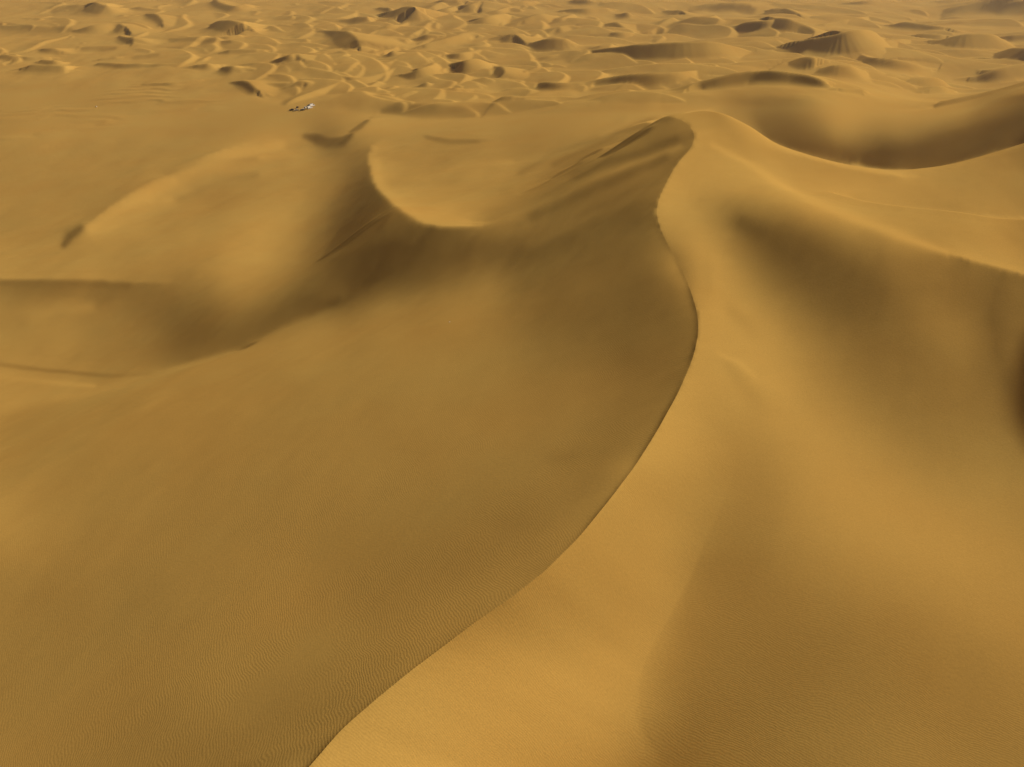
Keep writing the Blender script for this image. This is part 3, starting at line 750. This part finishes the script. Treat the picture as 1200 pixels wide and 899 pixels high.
# ---------------------------------------------------------------- materials
def mat(name,rgb,rough=.9,metal=0.,spec=.2):
    m=bpy.data.materials.new(name); m.use_nodes=True; b=m.node_tree.nodes['Principled BSDF']
    b.inputs['Base Color'].default_value=(*rgb,1); b.inputs['Roughness'].default_value=rough
    b.inputs['Metallic'].default_value=metal; b.inputs['Specular IOR Level'].default_value=spec
    return m
def sand():
    m=mat('sand',(.46,.245,.052),1.,0,.0); nt=m.node_tree; N=nt.nodes; Lk=nt.links; b=N['Principled BSDF']
    def nd(t,**k):
        n=N.new(t)
        for a,v in k.items(): setattr(n,a,v)
        return n
    geo=nd('ShaderNodeNewGeometry')
    def noise(scale,det,rough=.55):
        n=nd('ShaderNodeTexNoise'); n.inputs['Scale'].default_value=scale; n.inputs['Detail'].default_value=det; n.inputs['Roughness'].default_value=rough
        Lk.new(geo.outputs['Position'],n.inputs['Vector']); return n.outputs['Fac']
    def math_(op,a,b_=None,c=None):
        n=nd('ShaderNodeMath',operation=op)
        for k,v in enumerate((a,b_,c)):
            if v is None: continue
            if isinstance(v,(int,float)): n.inputs[k].default_value=v
            else: Lk.new(v,n.inputs[k])
        return n.outputs[0]
    # mineral tint: slow drift between paler and redder grains, fine grain speckle
    r=nd('ShaderNodeValToRGB'); r.color_ramp.elements[0].position=.3; r.color_ramp.elements[1].position=.7
    r.color_ramp.elements[0].color=(.438,.263,.064,1); r.color_ramp.elements[1].color=(.444,.284,.073,1)
    Lk.new(noise(.021,3),r.inputs[0])
    mx=nd('ShaderNodeMix',data_type='RGBA',blend_type='MULTIPLY'); mx.inputs[0].default_value=1
    r2=nd('ShaderNodeValToRGB'); r2.color_ramp.elements[0].position=.25; r2.color_ramp.elements[1].position=.75
    r2.color_ramp.elements[0].color=(.9,.9,.9,1); r2.color_ramp.elements[1].color=(1.08,1.08,1.08,1)
    Lk.new(noise(3.1,4,.7),r2.inputs[0])
    Lk.new(r.outputs[0],mx.inputs[6]); Lk.new(r2.outputs[0],mx.inputs[7]); Lk.new(mx.outputs[2],b.inputs['Base Color'])
    # wind ripples
    sep=nd('ShaderNodeSeparateXYZ'); Lk.new(geo.outputs['Position'],sep.inputs[0])
    w1=noise(.35,3); w2=noise(.06,2)
    def rip(kx,ky,lam,mask):
        ph=math_('ADD',math_('MULTIPLY',sep.outputs[0],kx),math_('MULTIPLY',sep.outputs[1],ky))
        ph=math_('ADD',ph,math_('MULTIPLY',w1,1.1)); ph=math_('ADD',ph,math_('MULTIPLY',w2,5.))
        sn=math_('SINE',math_('MULTIPLY',ph,2*math.pi/lam))
        at=nd('ShaderNodeAttribute',attribute_name=mask)
        return math_('MULTIPLY',math_('MULTIPLY',sn,at.outputs['Fac']),lam*.013)
    hgt=math_('ADD',rip(.92,.38,.42,'ripple_west'),rip(.45,.9,.34,'ripple_east'))
    hgt=math_('ADD',hgt,math_('MULTIPLY',noise(1.7,4,.6),.03))
    bp=nd('ShaderNodeBump'); bp.inputs['Strength'].default_value=1; bp.inputs['Distance'].default_value=1
    Lk.new(hgt,bp.inputs['Height']); Lk.new(bp.outputs[0],b.inputs['Normal'])
    return m
SAND=sand()
px_,py_=proj(g.X,g.Y,h)
side=np.arange(g.shape[1])[None,:]-g.i0
rg=np.hypot(np.hypot(g.X,g.Y),h-CH)
def blob(cx,cy,rx,ry,rot=0):
    c,s_=math.cos(rot),math.sin(rot); dx,dy=px_-cx,py_-cy
    return np.exp(-((c*dx+s_*dy)/rx)**2-((c*dy-s_*dx)/ry)**2)
rw=(side<=0)*(.8*sst((270-rg)/130)+.45*blob(250,790,190,26,-.62)+.8*blob(470,770,120,22,-.72)+.5*blob(330,680,60,22,-.6))*sst(.9+.7*fbm(g.X/16,g.Y/16,2))
re_=(side>=0)*(.7*sst((240-rg)/120)+.5*blob(865,710,45,55)+.5*blob(870,850,80,50)+.5*blob(1130,850,80,40)+.35*blob(835,470,14,30))*sst(.9+.7*fbm(g.X/14,g.Y/14,2))
RIP=(np.clip(rw,0,1),np.clip(re_,0,1))
def ground_mesh():
    ny,nx=g.shape
    # carry the sheet on to the horizon beyond the last modelled row
    GX,GY,GH=g.X,g.Y,h; crest=np.r_[np.zeros(5,bool),g.crest_rows]
    for k in (1.5,2.3,3.4,5.,7.5):
        GX=np.vstack([g.X[:1]*k,GX]); GY=np.vstack([g.Y[:1]*k,GY]); GH=np.vstack([12+(h[:1]-12)*max(0,1.3-k*.3),GH])
    ny,nx=GX.shape
    co=np.stack([GX,GY,GH],-1).reshape(-1,3).astype(np.float32)
    idx=np.arange(ny*nx).reshape(ny,nx)
    q=np.stack([idx[1:,:-1],idx[1:,1:],idx[:-1,1:],idx[:-1,:-1]],-1).reshape(-1,4)
    me=bpy.data.meshes.new('dunes'); me.vertices.add(len(co)); me.vertices.foreach_set('co',co.ravel())
    me.loops.add(q.size); me.loops.foreach_set('vertex_index',q.ravel().astype(np.int32))
    me.polygons.add(len(q)); me.polygons.foreach_set('loop_start',(np.arange(len(q))*4).astype(np.int32))
    me.polygons.foreach_set('use_smooth',np.ones(len(q),bool))
    me.update(calc_edges=True)
    ev=np.empty(len(me.edges)*2,np.int32); me.edges.foreach_get('vertices',ev); ev=ev.reshape(-1,2)
    on=np.zeros(ny*nx,bool); on[idx[crest,g.i0]]=True
    sh=on[ev[:,0]]&on[ev[:,1]]
    a=me.attributes.new('sharp_edge','BOOLEAN','EDGE'); a.data.foreach_set('value',sh)
    for nm_,v in zip(('ripple_west','ripple_east'),RIP):
        at=me.attributes.new(nm_,'FLOAT','POINT'); at.data.foreach_set('value',np.vstack([np.zeros((5,nx)),v]).astype(np.float32).ravel())
    o=bpy.data.objects.new('dunes',me); col.objects.link(o); me.materials.append(SAND); o['kind']='structure'
    return o
ground_mesh()
# ---------------------------------------------------------------- parked vehicles and stones
def bm_obj(name,bm,m,parent=None,smooth=False):
    me=bpy.data.meshes.new(name); bmesh.ops.recalc_face_normals(bm,faces=bm.faces); bm.to_mesh(me); bm.free()
    if smooth:
        for f in me.polygons: f.use_smooth=True
    o=bpy.data.objects.new(name,me); col.objects.link(o); me.materials.append(m)
    if parent: o.parent=parent
    return o
def box(bm,c,s,bev=.0):
    r=bmesh.ops.create_cube(bm,size=1); vs=r['verts']
    for v in vs: v.co=(c[0]+v.co.x*s[0],c[1]+v.co.y*s[1],c[2]+v.co.z*s[2])
    if bev: bmesh.ops.bevel(bm,geom=list({e for v in vs for e in v.link_edges}),offset=bev,segments=2,affect='EDGES',profile=.5)
def prism(bm,pts,w,taper=None,bev=.05):
    """side profile pts (x,z) swept across the width; taper(z) scales the width"""
    taper=taper or (lambda z:1.)
    A=[bm.verts.new((x,-w/2*taper(z),z)) for x,z in pts]; B=[bm.verts.new((x,w/2*taper(z),z)) for x,z in pts]
    n=len(pts); bm.faces.new(A); bm.faces.new(B[::-1])
    for k in range(n): bm.faces.new((A[k],B[k],B[(k+1)%n],A[(k+1)%n]))
    bmesh.ops.recalc_face_normals(bm,faces=bm.faces)
    if bev: bmesh.ops.bevel(bm,geom=list(bm.edges),offset=bev,segments=2,affect='EDGES',profile=.6,clamp_overlap=True)
def cyl(bm,c,r,w,seg=20):
    from mathutils import Matrix
    bmesh.ops.create_cone(bm,cap_ends=True,segments=seg,radius1=r,radius2=r,depth=w,matrix=Matrix.Translation(c)@Matrix.Rotation(math.pi/2,4,'X'))
PAINT={k:mat('paint_'+k,c,.28,0,.5) for k,c in dict(black=(.012,.012,.014),white=(.80,.80,.78),silver=(.52,.52,.51),cream=(.78,.74,.62),charcoal=(.03,.03,.034)).items()}
GLASS=mat('dark_glass',(.015,.018,.02),.08,0,.6); RUB=mat('rubber',(.018,.017,.016),.85); RIM_=mat('alloy',(.45,.45,.46),.35,.8); LAMP=mat('lamp_lens',(.75,.75,.72),.15,0,.6); RED=mat('tail_lens',(.35,.02,.015),.2,0,.5); PLAST=mat('bumper_plastic',(.03,.03,.03),.6)
def vehicle(kind,name,label,cat,px,py,ang,paint,roof=None,scale=1.):
    x,y,z=ground_at(px,py)
    root=bpy.data.objects.new(name,None); col.objects.link(root); root.location=(x,y,z-.03); root.rotation_euler=(0,0,math.radians(ang)); root.scale=(scale,)*3
    root['label']=label; root['category']=cat; root['group']='vehicles parked on the sand flat'
    p=PAINT[paint]; rp=PAINT[roof or paint]; wb=1.42; tr=.38; W=1.86; Ln=2.4
    if kind=='suv':
        low=[(-2.35,.48),(-2.38,1.0),(-2.3,1.12),(.95,1.14),(2.1,1.02),(2.32,.9),(2.36,.5),(2.2,.4),(-2.2,.4)]
        cab=[(-2.26,1.11),(-2.1,1.72),(-1.9,1.80),(.05,1.82),(.32,1.74),(1.02,1.13)]; win=[[(-2.02,1.2),(-1.86,1.64),(-1.15,1.66),(-1.15,1.2)],[(-1.05,1.2),(-1.05,1.66),(-.2,1.66),(-.2,1.2)],[(-.1,1.2),(-.1,1.66),(.2,1.64),(.72,1.2)]]; fx=(.36,.98,1.18,1.70); rx=(-2.29,-2.12,1.2,1.66); roofx=(-.95,2.0,1.83)
    elif kind=='pickup':
        low=[(-2.6,.52),(-2.62,1.0),(-.75,1.02),(-.72,1.12),(.95,1.14),(2.25,1.04),(2.5,.92),(2.52,.52),(2.3,.42),(-2.4,.42)]
        cab=[(-.78,1.11),(-.7,1.66),(-.5,1.76),(.25,1.78),(.5,1.7),(1.08,1.13)]; win=[[(-.66,1.2),(-.58,1.62),(-.02,1.63),(-.02,1.2)],[(.06,1.2),(.06,1.63),(.38,1.61),(.82,1.2)]]; fx=(.52,1.04,1.18,1.66); rx=(-.79,-.71,1.25,1.6); roofx=(-.1,.9,1.79); wb=1.55; Ln=2.55
    else: # van
        low=[(-2.7,.45),(-2.74,1.1),(-2.72,1.2),(1.5,1.2),(2.35,1.02),(2.6,.85),(2.62,.5),(2.4,.36),(-2.5,.36)]
        cab=[(-2.71,1.19),(-2.66,2.2),(-2.5,2.32),(.75,2.34),(1.05,2.2),(1.75,1.17)]; win=[[(-2.4,1.3),(-2.38,1.95),(-1.1,1.97),(-1.1,1.3)],[(-1.0,1.3),(-1.0,1.97),(.2,1.97),(.2,1.3)],[(.3,1.3),(.3,1.97),(.95,1.95),(1.38,1.3)]]; fx=(1.07,1.69,1.28,2.14); rx=(-2.71,-2.67,1.35,2.05); roofx=(-.9,3.0,2.35); wb=1.65; Ln=2.68
    bm=bmesh.new(); prism(bm,low,W,None,.07); bm_obj('body',bm,p,root)
    zt=max(q[1] for q in cab); tp=lambda q:1-.16*max(0,q-1.1)/(zt-1.1)
    bm=bmesh.new(); prism(bm,cab,W-.08,tp,.06); cb=bm_obj('cabin',bm,rp,root)
    if kind=='van': win=win[2:]
    for wpts in win:
        for sd in (-1,1):
            bm=bmesh.new(); f=[]
            for off in (0,.025):
                f.append([bm.verts.new((a,sd*((W-.08)/2*tp(b)+.004+off),b)) for a,b in wpts])
            n=len(wpts); bm.faces.new(f[0]); bm.faces.new(f[1][::-1])
            for k in range(n): bm.faces.new((f[0][k],f[1][k],f[1][(k+1)%n],f[0][(k+1)%n]))
            bm_obj('side_window',bm,GLASS,root)
    def pane(nm,x0,z0,x1,z1,sg):
        bm=bmesh.new(); f=[]
        for off in (.006,.03):
            f.append([bm.verts.new((xx+sg*off,yy*(W-.3)/2*tp(zz),zz+off*.4)) for xx,yy,zz in ((x0,-1,z0),(x0,1,z0),(x1,1,z1),(x1,-1,z1))])
        bm.faces.new(f[0]); bm.faces.new(f[1][::-1])
        for k in range(4): bm.faces.new((f[0][k],f[1][k],f[1][(k+1)%4],f[0][(k+1)%4]))
        bm_obj(nm,bm,GLASS,root)
    pane('windscreen',fx[1]-.02,fx[2]+.02,fx[0]+.02,fx[3],1); pane('rear_window',rx[0],rx[2],rx[1],rx[3],-1)
    for a in (-wb,wb):
        for sd in (-1,1):
            bm=bmesh.new(); cyl(bm,(a,sd*(W/2-.1),tr),tr,.26); wh=bm_obj('wheel',bm,RUB,root)
            bm=bmesh.new(); cyl(bm,(a,sd*(W/2-.1+.125),tr),.22,.03,12); bm_obj('rim',bm,RIM_,wh)
    for sd in (-1,1):
        bm=bmesh.new(); box(bm,(Ln-.08,sd*.68,.86),(.14,.36,.17),.03); bm_obj('headlight',bm,LAMP,root)
        bm=bmesh.new(); box(bm,(-Ln+.03,sd*.8,.92),(.1,.16,.32),.02); bm_obj('tail_light',bm,RED,root)
        bm=bmesh.new(); box(bm,(.72,sd*(W/2+.1),1.22),(.16,.22,.16),.03); bm_obj('mirror',bm,PLAST,root)
    for nm,xx in (('front_bumper',Ln-.02),('rear_bumper',-Ln+.02)):
        bm=bmesh.new(); box(bm,(xx,0,.55),(.18,1.8,.22),.05); bm_obj(nm,bm,PLAST,root)
    if kind=='suv' or kind=='van':
        bm=bmesh.new()
        for sd in (-1,1): box(bm,(roofx[0],sd*.62,roofx[2]+.07),(roofx[1],.05,.05))
        for k in range(4): box(bm,(roofx[0]-roofx[1]*.4+roofx[1]*.8*k/3,0,roofx[2]+.06),(.05,1.24,.04))
        bm_obj('roof_rack',bm,PLAST,root)
    if kind=='pickup':
        bm=bmesh.new(); box(bm,(-1.68,0,1.03),(1.7,1.56,.05),.01); bm_obj('bed_cover',bm,PLAST,root)
    return root
vehicle('suv','parked_car','black four-wheel drive at the left end of the parked row on the sand flat','car',341.8,129.6,172,'black')
vehicle('pickup','pickup_truck','silver pickup with dark bed cover beside the black four-wheel drive','pickup truck',347.6,129.9,200,'silver')
vehicle('suv','parked_car','small black car standing alone behind the silver pickup','car',348.9,126.5,80,'black',None,.85)
vehicle('suv','parked_car','black four-wheel drive with a white roof in the middle of the row','car',354.4,129.6,190,'black','white')
vehicle('suv','parked_car','cream four-wheel drive parked end-on right of the white-roofed one','car',358.9,126.9,55,'cream')
vehicle('suv','parked_car','charcoal car parked behind the gap between cream and white vehicles','car',362.3,124.2,165,'charcoal',None,.85)
vehicle('van','white_van','white van parked beside the cream four-wheel drive, nearer of two vans','van',363.2,127.2,53,'white',None,1.15)
vehicle('van','white_van','white van at the far right end of the vehicles','van',365.9,124.7,53,'white',None,1.15)
ROCK=mat('pale_rock',(.62,.55,.42),.9); ROCKD=mat('dark_rock',(.14,.10,.07),.9)
def stone(px,py,r,m,label,seed):
    x,y,z=ground_at(px,py); bm=bmesh.new(); bmesh.ops.create_icosphere(bm,subdivisions=3,radius=r); rr=random.Random(seed); k=[Vector((rr.uniform(-1,1),rr.uniform(-1,1),rr.uniform(-1,1))).normalized() for _ in range(9)]
    for v in bm.verts:
        n=v.co.normalized(); v.co*=1-.28*max(0,max(n.dot(q) for q in k)-.55); v.co.z*=.75
    o=bm_obj('stone',bm,m); o.location=(x,y,z+r*.45); o['label']=label; o['category']='stone'
stone(527,379,.3,ROCK,'pale stone lying alone on the broad shaded slope left of the main crest',1)
stone(870,186,.34,ROCK,'pale stone on the bright ridge running right from the peak',2)
stone(113,125.5,1.0,ROCK,'pale stone out on the sand flat left of the vehicles',3)
# ---------------------------------------------------------------- dusty air
def haze_box(density):
    bm=bmesh.new(); bmesh.ops.create_cube(bm,size=1)
    zl=float(h.min())-1.; zt=CH+6.
    for v in bm.verts: v.co=((v.co.x)*80000,(v.co.y)*80000,zl if v.co.z<0 else zt)
    me=bpy.data.meshes.new('haze'); bm.to_mesh(me); bm.free()
    o=bpy.data.objects.new('haze',me); col.objects.link(o); o['kind']='stuff'
    m=bpy.data.materials.new('dusty_air'); m.use_nodes=True; nt=m.node_tree; nt.nodes.remove(nt.nodes['Principled BSDF'])
    pv=nt.nodes.new('ShaderNodeVolumePrincipled'); pv.inputs['Color'].default_value=(.93,.90,.84,1); pv.inputs['Density'].default_value=density; pv.inputs['Anisotropy'].default_value=.3
    nt.links.new(pv.outputs[0],nt.nodes['Material Output'].inputs['Volume']); me.materials.append(m)
haze_box(.00007)
# ---------------------------------------------------------------- light and camera
w=bpy.data.worlds.new('World'); scn.world=w; w.use_nodes=True; nt=w.node_tree
bg=nt.nodes['Background']; sky=nt.nodes.new('ShaderNodeTexSky'); sky.sky_type='NISHITA'; sky.sun_disc=False
sky.sun_elevation=EL; sky.sun_rotation=math.radians(90)-AZ
sky.dust_density=9; sky.air_density=1; sky.ozone_density=.3
tint=nt.nodes.new('ShaderNodeMix'); tint.data_type='RGBA'; tint.blend_type='MULTIPLY'; tint.inputs[0].default_value=1; tint.inputs[7].default_value=(1.15,.87,.62,1)   # dust in the air
nt.links.new(sky.outputs[0],tint.inputs[6]); nt.links.new(tint.outputs[2],bg.inputs[0]); bg.inputs[1].default_value=.05
sl=bpy.data.lights.new('sun','SUN'); sl.energy=3.55; sl.angle=math.radians(6); sl.color=(1,.965,.85)
so=bpy.data.objects.new('sun',sl); col.objects.link(so)
so.rotation_euler=Vector((SX*math.cos(EL),SY*math.cos(EL),math.sin(EL))).to_track_quat('Z','Y').to_euler()
cd=bpy.data.cameras.new('camera'); cam=bpy.data.objects.new('camera',cd); col.objects.link(cam); scn.camera=cam
cd.sensor_fit='HORIZONTAL'; cd.sensor_width=36; cd.lens=36*F/1200; cd.clip_end=60000; cd.clip_start=.5
cam.location=(0,0,CH); cam.rotation_euler=(math.radians(90)-PITCH,0,0)
vs=scn.view_settings; vs.view_transform='Standard'; vs.look='None'; vs.gamma=1; vs.exposure=0; vs.use_curve_mapping=False
